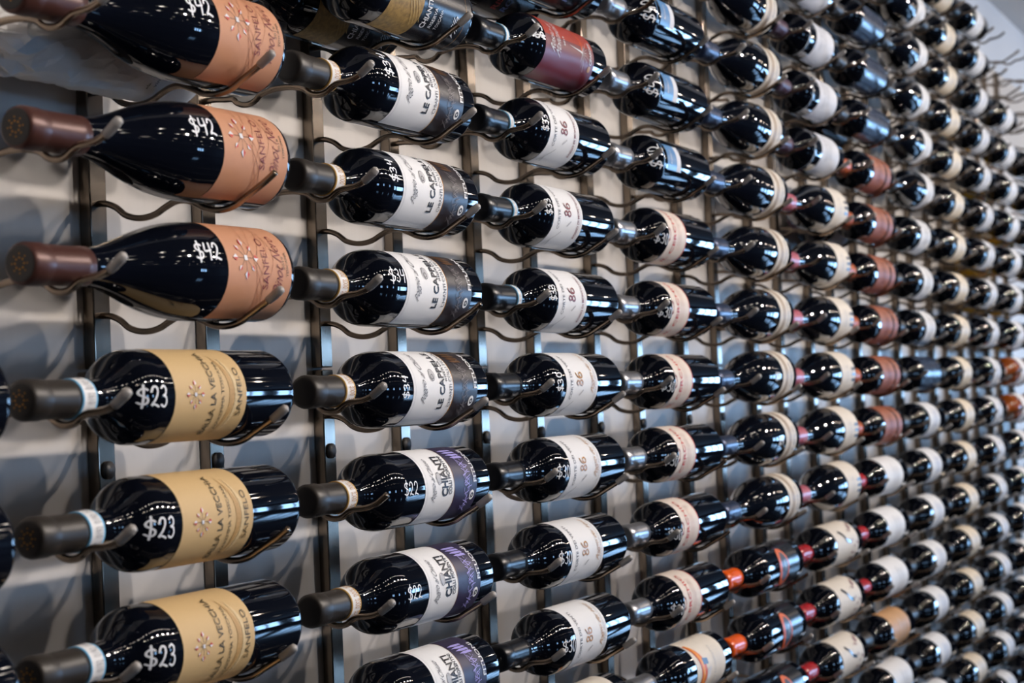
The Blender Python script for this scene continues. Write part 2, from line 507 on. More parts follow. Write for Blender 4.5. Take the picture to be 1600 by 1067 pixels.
def sketch(k, ink, s0, cyp):
    R = PROF[k.shape][1]; rnd = random.Random(5)
    for j in range(4):
        a = (62-j*6)*D2R*R
        pts = [(s0-0.018+j*0.004, a)]
        k.poly([(s0-0.022+j*0.003, a), (s0-0.012+j*0.003, a+0.0016), (s0+0.004+j*0.002, a+0.0012), (s0+0.006+j*0.002, a-0.0012), (s0-0.010+j*0.003, a-0.0016)], cyp, 0.0006)
    x = s0+0.004
    for j in range(44):
        a = 46-j*2.1
        k.stroke([(x+rnd.uniform(-.008, .008), (a+rnd.uniform(0, 4))*D2R*R), (x+rnd.uniform(-.008, .008), (a-rnd.uniform(0, 5))*D2R*R)], 0.0007, ink, 0.0005)
    k.stroke([(x-0.010, 44*D2R*R), (x-0.008, 28*D2R*R), (x-0.002, 24*D2R*R), (x-0.003, 8*D2R*R), (x+0.003, 4*D2R*R), (x+0.002, -12*D2R*R), (x-0.002, -16*D2R*R), (x, -30*D2R*R), (x-0.006, -44*D2R*R)], 0.0007, ink, 0.0006)
def script(k, body, base, a0, a1, h, mt): k.text(body, base, a0, a1, h, mt, -0.004, shear=0.6)
def art_cappelle():
    k = Wrap('bordeaux')
    k.patch(0.136, 0.216, -70, 100, WHITE)
    k.patch(0.216, 0.268, -70, 100, NIGHT)
    k.patch(0.2155, 0.2166, -70, 100, GOLD, 0.0002)
    lines(k, 0.1395, -68, 98, LGREY, 0.0004)
    script(k, 'Poggio al Chiuso', 0.1600, -24, 62, 0.0085, GREY)
    k.ring(0.1745, 20, 0.0052, 0.0006, GREY, ry=0.006); k.oval(0.1745, 20, 0.0042, 0.005, LGREY); k.ring(0.1745, 17, 0.0024, 0.0008, GREY)
    k.text('LE CAPPELLE', 0.1975, -33, 68, 0.0095, DARK, 0.02)
    k.text('RISERVA', 0.2040, 10, 46, 0.0042, GREY, 0.01)
    k.text('CHIANTI COLLI FIORENTINI', 0.2125, -30, 84, 0.0052, GREY, 0.0)
    sketch(k, mat('ash_ink', s(112, 106, 108), 0.5), 0.238, COPPER)
    k.text('FITUONI', 0.2655, -2, 62, 0.0062, WHITE, 0.02)
    k.oval(0.2560, -22, 0.0050, 0.0055, WHITE); k.ring(0.2560, -22, 0.0022, 0.0014, DARK, 0.0008)
    return k
def art_chianti():
    k = Wrap('bordeaux')
    k.patch(0.155, 0.214, -70, 92, WHITE)
    k.patch(0.214, 0.262, -70, 92, PURPLE)
    k.patch(0.2135, 0.2146, -70, 92, COPPER, 0.0002)
    lines(k, 0.1585, -68, 90, LGREY, 0.0004)
    script(k, 'Poggio al Chiuso', 0.1745, -24, 44, 0.0075, GREY)
    k.ring(0.1835, 12, 0.0046, 0.0006, GREY, ry=0.006); k.oval(0.1835, 12, 0.0036, 0.005, LGREY)
    k.text('CHIANTI', 0.2000, -16, 50, 0.0115, DARK, 0.03)
    k.text('COLLI FIORENTINI', 0.2080, -14, 50, 0.0058, DARK, 0.02)
    sketch(k, LAV, 0.238, LAV)
    k.text('FITUONI', 0.2605, 0, 60, 0.0062, SILVERI, 0.02)
    k.oval(0.2520, -20, 0.0048, 0.0052, WHITE); k.ring(0.2520, -20, 0.0020, 0.0013, DARK, 0.0008)
    return k
def art_86(gold):
    k = Wrap('bordeaux'); R = PROF['bordeaux'][1]
    x0, x1 = (0.129, 0.218) if gold else (0.117, 0.196)
    k.patch(x0, x1, -82, 100, WHITE)
    ink = GOLD if gold else MAROON
    b = x0+0.0165
    k.text('CORTE DEI VENTI', b, -30, 58, 0.0058, GREY, 0.0)
    k.stroke([(b-0.010, -66*D2R*R), (b-0.004, -52*D2R*R), (b+0.010, -34*D2R*R)], 0.0012, LGREY)
    k.stroke([(b-0.002, -66*D2R*R), (b-0.004, -52*D2R*R)], 0.002, LGREY)
    for i, ch in enumerate('86'):
        for st in GLYPH['8' if ch == '8' else '0']:
            pass
    # brush written 86, letter tops towards the cork
    h = 0.0165; bx = x0+0.045
    def gl(ch, off):
        for st in (GLYPH['8'] if ch == '8' else [[(.50, .98), (.22, .80), (.08, .46), (.10, .12), (.34, .0), (.54, .18), (.46, .46), (.20, .46), (.08, .26)]]):
            k.stroke([(bx-gy*h, 4*D2R*R+off+gx*h*0.8) for gx, gy in smooth_line(st)], 0.0018, ink)
    gl('8', -0.0065); gl('6', 0.0020)
    if gold:
        script(k, 'Poggio dei Venti', x1-0.013, -20, 66, 0.0085, GOLD)
        k.text('BRUNELLO DI MONTALCINO', x1-0.006, -48, 60, 0.0034, LGREY)
    else:
        k.text('ROSSO DI MONTALCINO', x1-0.010, -44, 46, 0.0048, MAROON, 0.01)
        lines(k, x1-0.006, -46, 46, LGREY, 0.0005)
    k.stroke([(x0+0.038, -22*D2R*R), (x0+0.046, -14*D2R*R)], 0.0018, LGREY)
    return k
def art_red():
    k = Wrap('bordeaux'); R = PROF['bordeaux'][1]
    k.patch(0.116, 0.252, 14, 100, REDP)
    k.patch(0.116, 0.252, -82, 14, WINE)  # lower half darker: part print, part shading put into the colour
    script(k, 'Rosso di', 0.1400, -16, 36, 0.0120, SILVERI)
    script(k, 'Montalcino', 0.1560, -22, 46, 0.0130, SILVERI)
    k.text('2019', 0.1690, 2, 20, 0.0042, SILVERI, 0.02)
    c = (0.2160, 2*D2R*R)
    k.poly([(0.180, c[1]+0.004), (c[0], c[1]-0.0012), (c[0], c[1]+0.0012)], SILVERI, 0.0006)
    for t in range(10):
        a = -PI*0.6+t*0.32; rr = 0.012+0.006*((t*7) % 3)
        k.stroke([c, (c[0]+rr*math.cos(a), c[1]+rr*math.sin(a))], 0.0004, LGREY if t % 2 else SILVERI)
    for t in range(5):
        k.stroke([(c[0], c[1]), (c[0]-0.002+0.002*t, c[1]+0.016), (c[0]-0.022+0.003*t, c[1]+0.036)], 0.0006, ORANGE)
    k.text('CIPARDESI', 0.2440, -16, 26, 0.0065, SILVERI, 0.02)
    k.oval(0.2400, -24, 0.004, 0.004, GOLD)
    return k
def art_blush():
    k = Wrap('bordeaux'); R = PROF['bordeaux'][1]
    k.patch(0.117, 0.181, -86, 100, PINKISH)
    k.patch(0.1795, 0.1815, -86, 100, RED, 0.0002)
    k.poly([(0.1172, -14*D2R*R), (0.1215, -10*D2R*R), (0.1225, 2*D2R*R), (0.1215, 12*D2R*R), (0.1172, 16*D2R*R)], MAROON, 0.0005)
    k.text('IL CERCHIO', 0.1420, -64, 66, 0.0090, RED, 0.01)
    lines(k, 0.150, -30, 50, mat('rose_ink', s(206, 168, 158), 0.5), 0.0008, 3, 0.005)
    return k
def art_sky():
    k = Wrap('bordeaux')
    k.patch(0.112, 0.158, -10, 46, BLUEP)
    k.patch(0.158, 0.173, -10, 46, PALE_GREY)
    k.text('ROSSO', 0.140, 4, 34, 0.006, SILVERI)
    return k
def art_ring():
    k = Wrap('burgundy')
    k.patch(0.219, 0.273, -90, 100, IVORY)
    lines(k, 0.240, -70, 80, mat('tan_ink', s(172, 152, 130), 0.5), 0.012)
    k.text('RISERVA', 0.264, -26, 30, 0.008, LGREY, 0.01)
    return k
def art_wide(paper, ink, x0=0.112, x1=0.258, shape='bordeaux', words=True):
    k = Wrap(shape)
    k.patch(x0, x1, -85, 98, paper)
    if words:
        m_ = (x0+x1)/2
        k.text('VINO ROSSO', m_, -34, 40, 0.009, ink)
        lines(k, m_+0.012, -24, 30, ink, 0.001, 3, 0.006)
    return k
def art_spot():
    k = Wrap('burgundy'); R = PROF['burgundy'][1]
    k.patch(0.200, 0.286, -90, 100, IVORY)
    for j, a in enumerate((-18, -4, 10)):
        k.poly([(0.262, a*D2R*R), (0.284, a*D2R*R), (0.284, (a+7)*D2R*R), (0.262, (a+7)*D2R*R)], SLATE, 0.0005)
    k.text('VILLA', 0.240, -20, 24, 0.008, LGREY)
    return k
def art_rust():
    k = Wrap('bordeaux')
    k.patch(0.136, 0.226, -85, 98, RUST)
    k.patch(0.236, 0.268, -85, 98, RUST)
    k.text('ROSSO', 0.190, -30, 36, 0.014, mat('deep_rust_ink', s(130, 58, 34), 0.5), 0.01)
    return k
def art_swirl():
    k = Wrap('bordeaux'); R = PROF['bordeaux'][1]
    k.patch(0.128, 0.262, -85, 98, IVORY)
    rnd = random.Random(3)
    for j in range(22):
        k.oval(rnd.uniform(.215, .255), rnd.uniform(-50, 60), rnd.uniform(.001, .004), rnd.uniform(.001, .004), MAROON if j % 3 else mat('plum_ink', s(130, 90, 110), 0.5), 0.0005+j*0.00001)
    k.stroke([(0.165, 40*D2R*R), (0.180, 28*D2R*R), (0.192, 12*D2R*R), (0.212, 6*D2R*R)], 0.006, BLKP)
    return k
def art_crescent():
    k = Wrap('bordeaux')
    k.patch(0.200, 0.268, -85, 98, BLKP)
    k.oval(0.190, 4, 0.023, 0.031, ORANGE, 0.0006)
    k.oval(0.192, 4, 0.0145, 0.023, SLATE, 0.0008)
    k.text('vigna', 0.196, -8, 18, 0.007, SILVERI, 0.0, 0.4, 0.0010)
    return k
def art_sun():
    k = Wrap('bordeaux'); R = PROF['bordeaux'][1]
    k.patch(0.150, 0.262, -85, 98, IVORY)
    for m_, d, w, lf in ((ORANGE, 0, 0.020, 0.0005), (ORANGE2, 0.004, 0.008, 0.0007)):
        pa = [(0.153+d+0.024*math.sin((i/24)*PI)*0.6, (-80+i*6.2)*D2R*R) for i in range(25)]
        pb = [(x+w*(0.4+0.6*math.sin(i/24*PI)), a) for i, (x, a) in enumerate(pa)]
        for i in range(24): k.poly([pa[i], pa[i+1], pb[i+1], pb[i]], m_, lf)
    k.poly([(0.176, 30*D2R*R), (0.194, 26*D2R*R), (0.194, 14*D2R*R), (0.176, 16*D2R*R)], SLATE, 0.0009)  # slate quad and the silver one below: foil reflections painted on
    k.poly([(0.188, 4*D2R*R), (0.204, 8*D2R*R), (0.200, -12*D2R*R), (0.192, -20*D2R*R)], SILVERI, 0.0009)
    k.text('SAN LORENZO', 0.222, -40, 50, 0.006, LGREY)
    lines(k, 0.230, -36, 46, LGREY, 0.0005, 3, 0.006)
    return k
def art_goldblack():
    k = Wrap('bordeaux'); R = PROF['bordeaux'][1]
    k.patch(0.128, 0.190, -82, 98, GOLDTEX)
    k.patch(0.190, 0.288, -82, 98, BLKP)
    for j in range(4):
        k.stroke([(0.130+j*0.004+0.05*(i/14), (60-i*8+j*3)*D2R*R) for i in range(15)], 0.0007, mat('sand_ink', s(178, 152, 96), 0.5))
    k.text('CHIANTI', 0.206, -50, -4, 0.0085, SILVERI, 0.02)
    k.text('RISERVA', 0.218, -46, -12, 0.0055, SILVERI, 0.01)
    k.text('TOSCANA', 0.229, -46, -12, 0.0050, SILVERI, 0.0)
    script(k, 'Villa', 0.268, -56, -20, 0.016, SILVERI)
    lines(k, 0.276, -80, 96, GOLD, 0.0004)
    return k
def art_patriot():
    k = Wrap('bordeaux')
    k.patch(0.150, 0.270, -82, 98, BLKP)
    k.text('RISERVA', 0.190, -62, 20, 0.012, RED, 0.02)
    k.text('ROSSO', 0.212, -60, 10, 0.012, BLUEI, 0.02)
    return k

def price_set(kind):
    return {
     'salmon': [('$42', 0.1600, 20, 0.0135, 0.0018, False)],
     'cream': [('$23', 0.0955, -1, 0.0118, 0.0016, False)],
     'cappelle': [('$34', 0.1200, 30, 0.0120, 0.0017, True), ('$34', 0.1200, 24, 0.0110, 0.0016, True), ('$34', 0.1080, 13, 0.0125, 0.0014, False), ('$34', 0.1220, 4, 0.0105, 0.0014, True)],
     'chianti': [('$22', 0.1150, 2, 0.0125, 0.0012, False)],
     'rosso86': [('$33', 0.1080, 10, 0.0090, 0.0013, True)],
     'gold86': [('$30', 0.1020, -2, 0.0120, 0.0012, False), ('$30', 0.1130, 4, 0.0105, 0.0014, True)],
     'red': [('$3-', 0.1060, 24, 0.0130, 0.0020, True)],
     'blush': [('$30', 0.0940, -10, 0.0100, 0.0011, False)],
     'sky': [('$42', 0.1000, 18, 0.0150, 0.0018, True)],
     'ring': [('$59', 0.1820, -2, 0.0110, 0.0016, False)],
    }.get(kind, [])

# kind: shape, artwork, capsule, seal, short description, capsule length
KINDS = {
 'salmon':   ('burgundy', art_salmon, C_BROWN, None, 'sloping-shouldered bottle with salmon label and $42'),
 'cream':    ('bordeaux', art_cream, C_DARK, SEALB, 'bottle with cream label and $23'),
 'cappelle': ('bordeaux', art_cappelle, C_DARK, SEALG, 'bottle with half white, half black label and $34'),
 'chianti':  ('bordeaux', art_chianti, C_DARK, SEALG, 'bottle with white and purple label and $22'),
 'goldblack': ('bordeaux', art_goldblack, C_NAVY, SEALB, 'bottle with old-gold and black label'),
 'red':      ('bordeaux', art_red, C_NAVY, SEALB, 'bottle with red label and $3 in white'),
 'patriot':  ('bordeaux', art_patriot, C_NAVY, None, 'bottle with black label lettered in red'),
 'rosso86':  ('bordeaux', lambda: art_86(False), C_NAVY, SEALB, 'bottle with white label and dark red 86'),
 'gold86':   ('bordeaux', lambda: art_86(True), C_NAVY, None, 'bottle with white label and gold 86'),
 'sun':      ('bordeaux', art_sun, C_SILVER, None, 'bottle with orange sun on its pale label'),
 'sky':      ('bordeaux', art_sky, C_SILVER, None, 'silver-capped bottle with small blue label'),
 'blush':    ('bordeaux', art_blush, C_SILVER, None, 'silver-capped bottle with blush label'),
 'ring':     ('burgundy', art_ring, C_BLUE, None, 'blue-capped bottle with ivory band'),
 'crescent': ('bordeaux', art_crescent, C_ORANGE, None, 'orange-capped bottle with orange and slate oval'),
 'wide':     ('bordeaux', lambda: art_wide(PALE_GREY, LGREY), C_PURPLE, None, 'plum-capped bottle with wide pale grey label'),
 'spot':     ('burgundy', art_spot, C_PINK, None, 'rose-capped bottle with ivory label'),
 'swirl':    ('bordeaux', art_swirl, C_RED, None, 'red-capped bottle with ivory label marked in plum'),
 'navy':     ('bordeaux', lambda: art_wide(BLUED, SLATE, 0.118, 0.270), C_DARK, None, 'bottle with wide slate-blue label'),
 'rust':     ('bordeaux', art_rust, C_RUST, None, 'bottle with rust-orange label'),
 'plain':    ('bordeaux', lambda: art_wide(WHITE, LGREY, 0.120, 0.250), C_RED, None, 'bottle with plain wide white label'),
 'tan':      ('bordeaux', lambda: art_wide(mat('tan_paper', s(196, 150, 104), 0.55, noise=0.12, scale=60), IVORY, 0.120, 0.250), C_DARK, None, 'bottle with tan label'),
 'moon':     ('burgundy', lambda: art_wide(WHITE, LGREY, 0.206, 0.274, 'burgundy'), C_DARK, None, 'sloping-shouldered bottle with white label'),
 'snow':     ('bordeaux', lambda: art_wide(WHITE, GREY, 0.150, 0.235), C_DARK, None, 'bottle with narrow white label'),
 'bluemark': ('bordeaux', lambda: art_wide(WHITE, BLUEI, 0.140, 0.235), C_DARK, None, 'bottle with blue print on white label'),
 'butter':   ('bordeaux', lambda: art_wide(mat('butter_paper', s(222, 208, 186), 0.55, noise=0.05, scale=90), LGREY, 0.145, 0.238), C_DARK, None, 'bottle with buff label'),
 'frost':    ('bordeaux', lambda: art_wide(WHITE, BLUEI, 0.146, 0.232), C_NAVY, None, 'bottle with cool white label'),
 'amber':    ('bordeaux', lambda: art_wide(WHITE, LGREY, 0.150, 0.236), C_CREAM, None, 'amber glass bottle with white label'),
 'golden':   ('bordeaux', lambda: art_wide(YELLOWP, GOLD, 0.150, 0.240), C_CREAM, None, 'golden bottle with yellow label'),
}
_glass = {}
_protos = {}
def glass_mesh(shape, gm):
    key = (shape, gm.name)
    if key not in _glass:
        V, F, mi = lathe(PROF[shape][2], 72, x_off=PROF[shape][0])
        o = mesh_obj('glass_body', V, F, [gm], link=False)
        _glass[key] = o.data
    return _glass[key]
def capsule_prof(shape, end):
    e = 0.0007
    base = [(0.0, 0.0), (0.0, 0.0112), (0.0004, 0.0130), (0.0016, 0.0146), (0.004, 0.0154), (0.0165, 0.0154), (0.0185, 0.0148), (0.021, 0.0147)]
    if shape == 'burgundy': base = [(x*1.08, r*1.045) for x, r in base]
    out = list(base)
    for i in range(1, 6):
        x = base[-1][0]+(end-base[-1][0])*i/5
        out.append((x, max(rad_at(shape, x)+e, base[-1][1]-0.0002)))
    out.append((end+0.0002, rad_at(shape, end)-0.0004))
    return out
def make_proto(kind, pv):
    shape, art, capm, seal, desc = KINDS[kind]
    L = PROF[shape][0]
    root = bpy.data.objects.new('wine_bottle', None)
    root.empty_display_size = 0.02
    COL.objects.link(root)
    gm = {'amber': G_AMBER, 'golden': G_YELLOW}.get(kind, G_BLACK)
    g = bpy.data.objects.new('glass_body', glass_mesh(shape, gm)); COL.objects.link(g); g.parent = root
    end = {'salmon': 0.066, 'cream': 0.052, 'cappelle': 0.052, 'chianti': 0.052, 'ring': 0.060, 'spot': 0.06, 'moon': 0.06}.get(kind, 0.060)
    face = ENDC if capm in (C_BROWN, C_DARK) else capm
    V, F, mi = lathe(capsule_prof(shape, end), 40, lambda j: 1 if j < 2 else 0, L)
    c = mesh_obj('capsule', V, F, [capm, face], mi, root)
    if kind in ('salmon', 'cream'):
        gold = mat('gold_dots', s(170, 120, 50), 0.4, 0.6)
        V, F = [], []
        for q in range(8):
            t = q*PI/4
            for rr, w in ((0.0042, 0.0009), (0.0072, 0.0007)):
                y0, z0 = rr*math.cos(t), rr*math.sin(t); b = len(V)
                V += [(-L-0.0003, y0+w*math.cos(i*PI/3), z0+w*math.sin(i*PI/3)) for i in range(6)]
                F.append(tuple(range(b, b+6)))
        mesh_obj('gold_emblem', V, F, [gold], parent=c, smooth=False)
    if seal:
        k = Wrap(shape); k.lift = 0.0010
        x0, x1 = (0.050, 0.066) if kind != 'red' else (0.058, 0.066)
        if kind in ('rosso86', 'goldblack'): x0, x1 = 0.058, 0.068
        r0 = max(rad_at(shape, x0), 0.0146)
        ps = [(x0, r0-0.0004), (x0, r0+0.0008), (x0+0.0016, r0+0.0008), (x1-0.0016, r0+0.0008), (x1, r0+0.0008), (x1+0.0002, r0-0.0006)]
        V, F, mi = lathe(ps, 40, lambda j: 1 if j in (0, 1, 3, 4) else 0, L)
        se = mesh_obj('paper_seal', V, F, [WHITE, seal], mi, root)
        if kind in ('cappelle', 'chianti', 'cream', 'rosso86'):
            w = Wrap(shape); w.lift = r0+0.0008-rad_at(shape, (x0+x1)/2)+0.0001
            ink = GOLD if seal == SEALG else LGREY
            for q in range(-4, 5): w.text('DOCG' if seal == SEALG else '0192', x1-0.003, q*40-15, q*40+15, (x1-x0)*0.5, ink)
            mesh_obj('seal_print', w.V, w.F, w.mats, w.mi, se)
    lb = art().obj('paper_label', root)
    ps = price_set(kind)
    if ps:
        t, x, a, h, w_, vert = ps[pv % len(ps)]
        ink = WHITE_INK
        pr = price(shape, t, x, a, h, w_, vert, ink).obj('price_writing', root)
        pr['label'] = 'handwritten white price ' + t.replace('-', '')
    return root

PITCH_X, PITCH_Z = 0.36074, 0.0985
X_CAP, Y_FRONT, Y_REAR = -0.0479, 0.0568, 0.139

def project(p):
    d = Vector(p)-CAM
    z = d.dot(fw)
    return (800+F_PX*d.dot(r2)/z, 533.5-F_PX*d.dot(u2)/z)
def in_view(c, r, y=Y_FRONT):
    b = (c-1)*PITCH_X+X_CAP
    for sx in (0.0, 0.1, 0.2, 0.3):
        for dz in (-0.036, 0, 0.036):
            px, py = project((b+sx, y, -r*PITCH_Z+dz))
            if -5 < px < 1605 and -3 < py < 1070: return True
    return False

PLAN = {}
def fill(c, r0, r1, kind):
    for r in range(r0, r1+1): PLAN[(c, r)] = kind
fill(0, 0, 3, 'cream')
fill(1, -4, -1, 'salmon'); fill(1, 0, 3, 'cream')
fill(2, -5, -4, 'goldblack'); fill(2, -3, 0, 'cappelle'); fill(2, 1, 4, 'chianti')
fill(3, -6, -5, 'patriot'); fill(3, -4, -4, 'red'); fill(3, -3, -1, 'rosso86'); fill(3, 0, 3, 'gold86'); fill(3, 4, 5, 'sun')
fill(4, -7, -3, 'sky'); fill(4, -2, 3, 'blush'); fill(4, 4, 5, 'sun')
fill(5, -7, 2, 'ring'); fill(5, 3, 6, 'crescent')
fill(6, -8, -4, 'wide'); fill(6, -3, 2, 'spot'); fill(6, 3, 7, 'swirl')
fill(7, -9, -5, 'navy'); fill(7, -4, 1, 'rust'); fill(7, 2, 4, 'plain'); fill(7, 5, 5, 'tan'); fill(7, 6, 8, 'plain')
fill(8, -9, -4, 'moon'); fill(8, -3, -1, 'snow'); fill(8, 0, 0, 'navy'); fill(8, 1, 9, 'bluemark')
fill(9, -9, 9, 'butter')
fill(10, -9, 9, 'frost')
fill(11, -7, -1, 'bluemark'); fill(11, 0, 1, 'amber'); fill(11, 2, 9, 'frost')
fill(12, -6, 9, 'snow')
fill(13, -5, 8, 'butter')

ORD = ['zeroth', 'first', 'second', 'third', 'fourth', 'fifth', 'sixth', 'seventh', 'eighth', 'ninth', 'tenth', 'eleventh', 'twelfth', 'thirteenth', 'fourteenth', 'fifteenth', 'sixteenth', 'seventeenth', 'eighteenth', 'nineteenth', 'twentieth']
NUM = ['zero', 'one', 'two', 'three', 'four', 'five', 'six', 'seven', 'eight', 'nine', 'ten', 'eleven', 'twelve', 'thirteen', 'fourteen', 'fifteen', 'sixteen', 'seventeen', 'eighteen', 'nineteen', 'twenty']
def place_words(i, n, c):
    colw = 'cut-off leftmost column' if c == 0 else '%s column' % ORD[c]
    if n == 1: return 'only one in %s' % colw
    if n == 2: return '%s of two in %s' % (('upper', 'lower')[i], colw)
    if i == 0: return 'topmost of %s in %s' % (NUM[n], colw)
    if i == n-1: return 'lowest of %s in %s' % (NUM[n], colw)
    return '%s of %s down %s' % (ORD[i+1], NUM[n], colw)

runs = {}
for (c, r), k in sorted(PLAN.items()):
    if in_view(c, r): runs.setdefault((c, k), []).append(r)
GROUPNAME = lambda k: 'front row: ' + KINDS[k][4].replace('bottle', 'bottles', 1)
made = {}
rj = random.Random(11)
for (c, r), kind in sorted(PLAN.items()):
    seen = in_view(c, r)
    pv = 0
    if kind == 'cappelle': pv = {-3: 0, -2: 1, -1: 2, 0: 3}.get(r, 0)
    if kind == 'gold86': pv = 1 if r == 0 else 0
    key = (kind, pv)
    if kind == 'chianti': key = (kind, 0)
    if key not in made:
        made[key] = make_proto(kind, pv); o = made[key]
    else:
        o = dup(made[key], skip=('price_writing',) if kind == 'ring' and r not in (0, 1) else ())
    L = PROF[KINDS[kind][0]][0]
    dx = rj.uniform(-0.003, 0.003)
    if kind == 'salmon': dx = 0.004
    if c == 0: dx = 0.018
    capr = 0.0155
    burg = KINDS[kind][0] == 'burgundy'
    z = -r*PITCH_Z + (0.0046 if burg else 0.0005)
    o.location = ((c-1)*PITCH_X + X_CAP + dx + L, Y_FRONT + rj.uniform(-0.0003, 0.0003), z)
    o.rotation_euler = (rj.uniform(-3, 3)*D2R, (-0.85 if burg else 0.0)*D2R, rj.uniform(-0.15, 0.15)*D2R)
    if kind in ('sky',): o.rotation_euler[0] = rj.uniform(4, 14)*D2R
    desc = KINDS[kind][4]
    rr = runs.get((c, kind), [])
    if seen:
        tag(o, '%s, %s' % (desc, place_words(rr.index(r), len(rr), c)), 'wine bottle', GROUPNAME(kind))
    else:
        tag(o, 'wine bottle in the %s column, row %s the picture edge' % (ORD[max(c, 0)] if c else 'leftmost', 'above' if r < 0 else 'below'), 'wine bottle', 'wine bottles just outside the picture, %s %d' % ('above' if r < 0 else 'below', c))

# bottles lying in the rear row behind the front ones
REAR = [(2, -4, 'goldblack'), (2, -5, 'goldblack'), (3, -5, 'patriot'), (3, -6, 'patriot'), (7, -5, 'navy'), (7, -3, 'wide'), (8, -8, 'navy'), (11, -5, 'golden'), (11, -3, 'golden'), (11, -2, 'golden'), (12, -4, 'golden'), (12, -2, 'golden'), (12, -1, 'golden')]
rseen = {}
for c, r, kind in REAR:
    if in_view(c, r, Y_REAR): rseen.setdefault((c, kind), []).append(r)
for c, r, kind in REAR:
    key = (kind, 0)
    if key not in made:
        made[key] = make_proto(kind, 0); o = made[key]
    else: o = dup(made[key], skip=('price_writing',))
    L = PROF[KINDS[kind][0]][0]
    o.location = ((c-1)*PITCH_X + X_CAP + L, Y_REAR, -r*PITCH_Z + 0.0005)
    o.rotation_euler = (rj.uniform(-8, 8)*D2R, 0, 0)
    rr = rseen.get((c, kind), [])
    w = place_words(rr.index(r), len(rr), c) if r in rr else 'outside the picture above the %s column' % ORD[c]
    tag(o, 'rear-row %s, %s' % (KINDS[kind][4], w), 'wine bottle', 'rear row: ' + KINDS[kind][4].replace('bottle', 'bottles', 1))

# bottle wrapped in tissue, rear row behind the top salmon bottle
root = empty('wrapped_wine_bottle', (X_CAP+0.300, Y_REAR, 3*PITCH_Z+0.0022))
tag(root, 'wine bottle wrapped in crumpled white tissue, behind the top salmon-labelled bottle', 'wine bottle')
TISSUE = mat('tissue_paper', s(244, 243, 243), 0.7, noise=0.05, scale=40)
V, F = [], []
rt_ = random.Random(4)
NX, NA = 34, 40
from mathutils import noise as MN
for j in range(NX+1):
    x = 0.298*j/NX
    env = 0.0405-0.0150*max(0, (0.115-x)/0.115)**1.2
    crump = max(0.0, min(1, (0.235-x)/0.10))
    for i in range(NA):
        a = 2*PI*i/NA
        a += crump*rt_.uniform(-0.5, 0.5)*2*PI/NA
        p = Vector((x*22+2, math.cos(a)*1.9, math.sin(a)*1.9))
        rid = 1-abs(MN.noise(p))*2.6                     # sharp creases
        rid2 = 1-abs(MN.noise(p*2.3+Vector((7, 3, 1))))*2.4
        r = env + crump*(0.0095*rid + 0.0040*rid2 - 0.0065)
        base = rad_at('bordeaux', max(0.004, x))+0.0012
        dn = max(0.0, -math.sin(a))
        r = min(r, 0.0485)
        if abs(x-0.248) < 0.02: r = min(r, 0.0392)
        if x > 0.09: r = min(r, 0.0408)
        w_ = max(0.0, 1-abs(x-0.047)/0.022)                # pressed in where it lies on the neck rod
        if w_ > 0 and math.sin(a) < 0.45: r = r*(1-min(1, w_*1.6)) + min(r, 0.0176)*min(1, w_*1.6)
        r = max(r, base)
        if x > 0.290: r *= 1-(x-0.290)*8
        r -= crump*rt_.uniform(0, 0.0022) if w_ == 0 and r > base+0.003 else 0
        V.append((x-0.300+crump*(rt_.uniform(-0.0035, 0.0035) if 0 < j < NX else 0), -r*math.cos(a), r*math.sin(a)))
for j in range(NX):
    for i in range(NA):
        F.append((j*NA+i, j*NA+(i+1) % NA, (j+1)*NA+(i+1) % NA, (j+1)*NA+i))
F.append(tuple(range(NA))[::-1]); F.append(tuple(range(NX*NA, NX*NA+NA)))
tis = mesh_obj('tissue_wrap', V, F, [TISSUE], parent=root, smooth=True)
for pl in tis.data.polygons: pl.use_smooth = pl.center.x+0.300 > 0.215
w = Wrap('bordeaux'); w.lift = 0.0022
script(w, 'Sanfelo', 0.232, -58, -26, 0.008, DARK); w.text('vino', 0.240, -52, -34, 0.004, DARK)
mesh_obj('printed_words', w.V, w.F, w.mats, w.mi, tis)

# ------------------------------------------------------------------ the rack: rails with wavy rods
def sweep(path, rad, n=10, taper_end=True):
    """tube in the y-z plane, rounded ends"""
    V, F = [], []
    P = path
    for i, (y, z) in enumerate(P):
        a = P[max(i-1, 0)]; b = P[min(i+1, len(P)-1)]
        dy, dz = b[0]-a[0], b[1]-a[1]; l = math.hypot(dy, dz)
        ny, nz = -dz/l, dy/l
        r = rad if isinstance(rad, (int, float)) else rad(i/(len(P)-1))
        for k in range(n):
            t = 2*PI*k/n
            V.append((r*math.cos(t), y+ny*r*math.sin(t), z+nz*r*math.sin(t)))
    for i in range(len(P)-1):
        for k in range(n):
            F.append((i*n+k, i*n+(k+1) % n, (i+1)*n+(k+1) % n, (i+1)*n+k))
    F.append(tuple(range(n))[::-1]); F.append(tuple(range((len(P)-1)*n, len(P)*n)))
    return V, F
POST_Y = 0.187
def arc(yc, zb, r, a0, a1, n=7):
    # cradle of radius r whose lowest point is (yc, zb); angles from straight down, towards the room negative
    return [(yc+r*math.sin(a)*1.0, zb+r-r*math.cos(a)) for a in [a0+(a1-a0)*i/(n-1) for i in range(n)]]
neck_path = hermite([(POST_Y+0.003, -0.0105), (0.176, -0.0100), (0.164, -0.0112)] + arc(0.139, -0.0189, 0.0205, 0.85, -0.85) + [(0.118, -0.0100), (0.106, -0.0078), (0.090, -0.0078), (0.078, -0.0100)]
    + arc(Y_FRONT, -0.0189, 0.0205, 0.80, -0.75) + [(0.036, -0.0106), (0.022, -0.0090), (0.012, -0.0055), (0.004, 0.0000), (0.0, 0.0030)], 4)
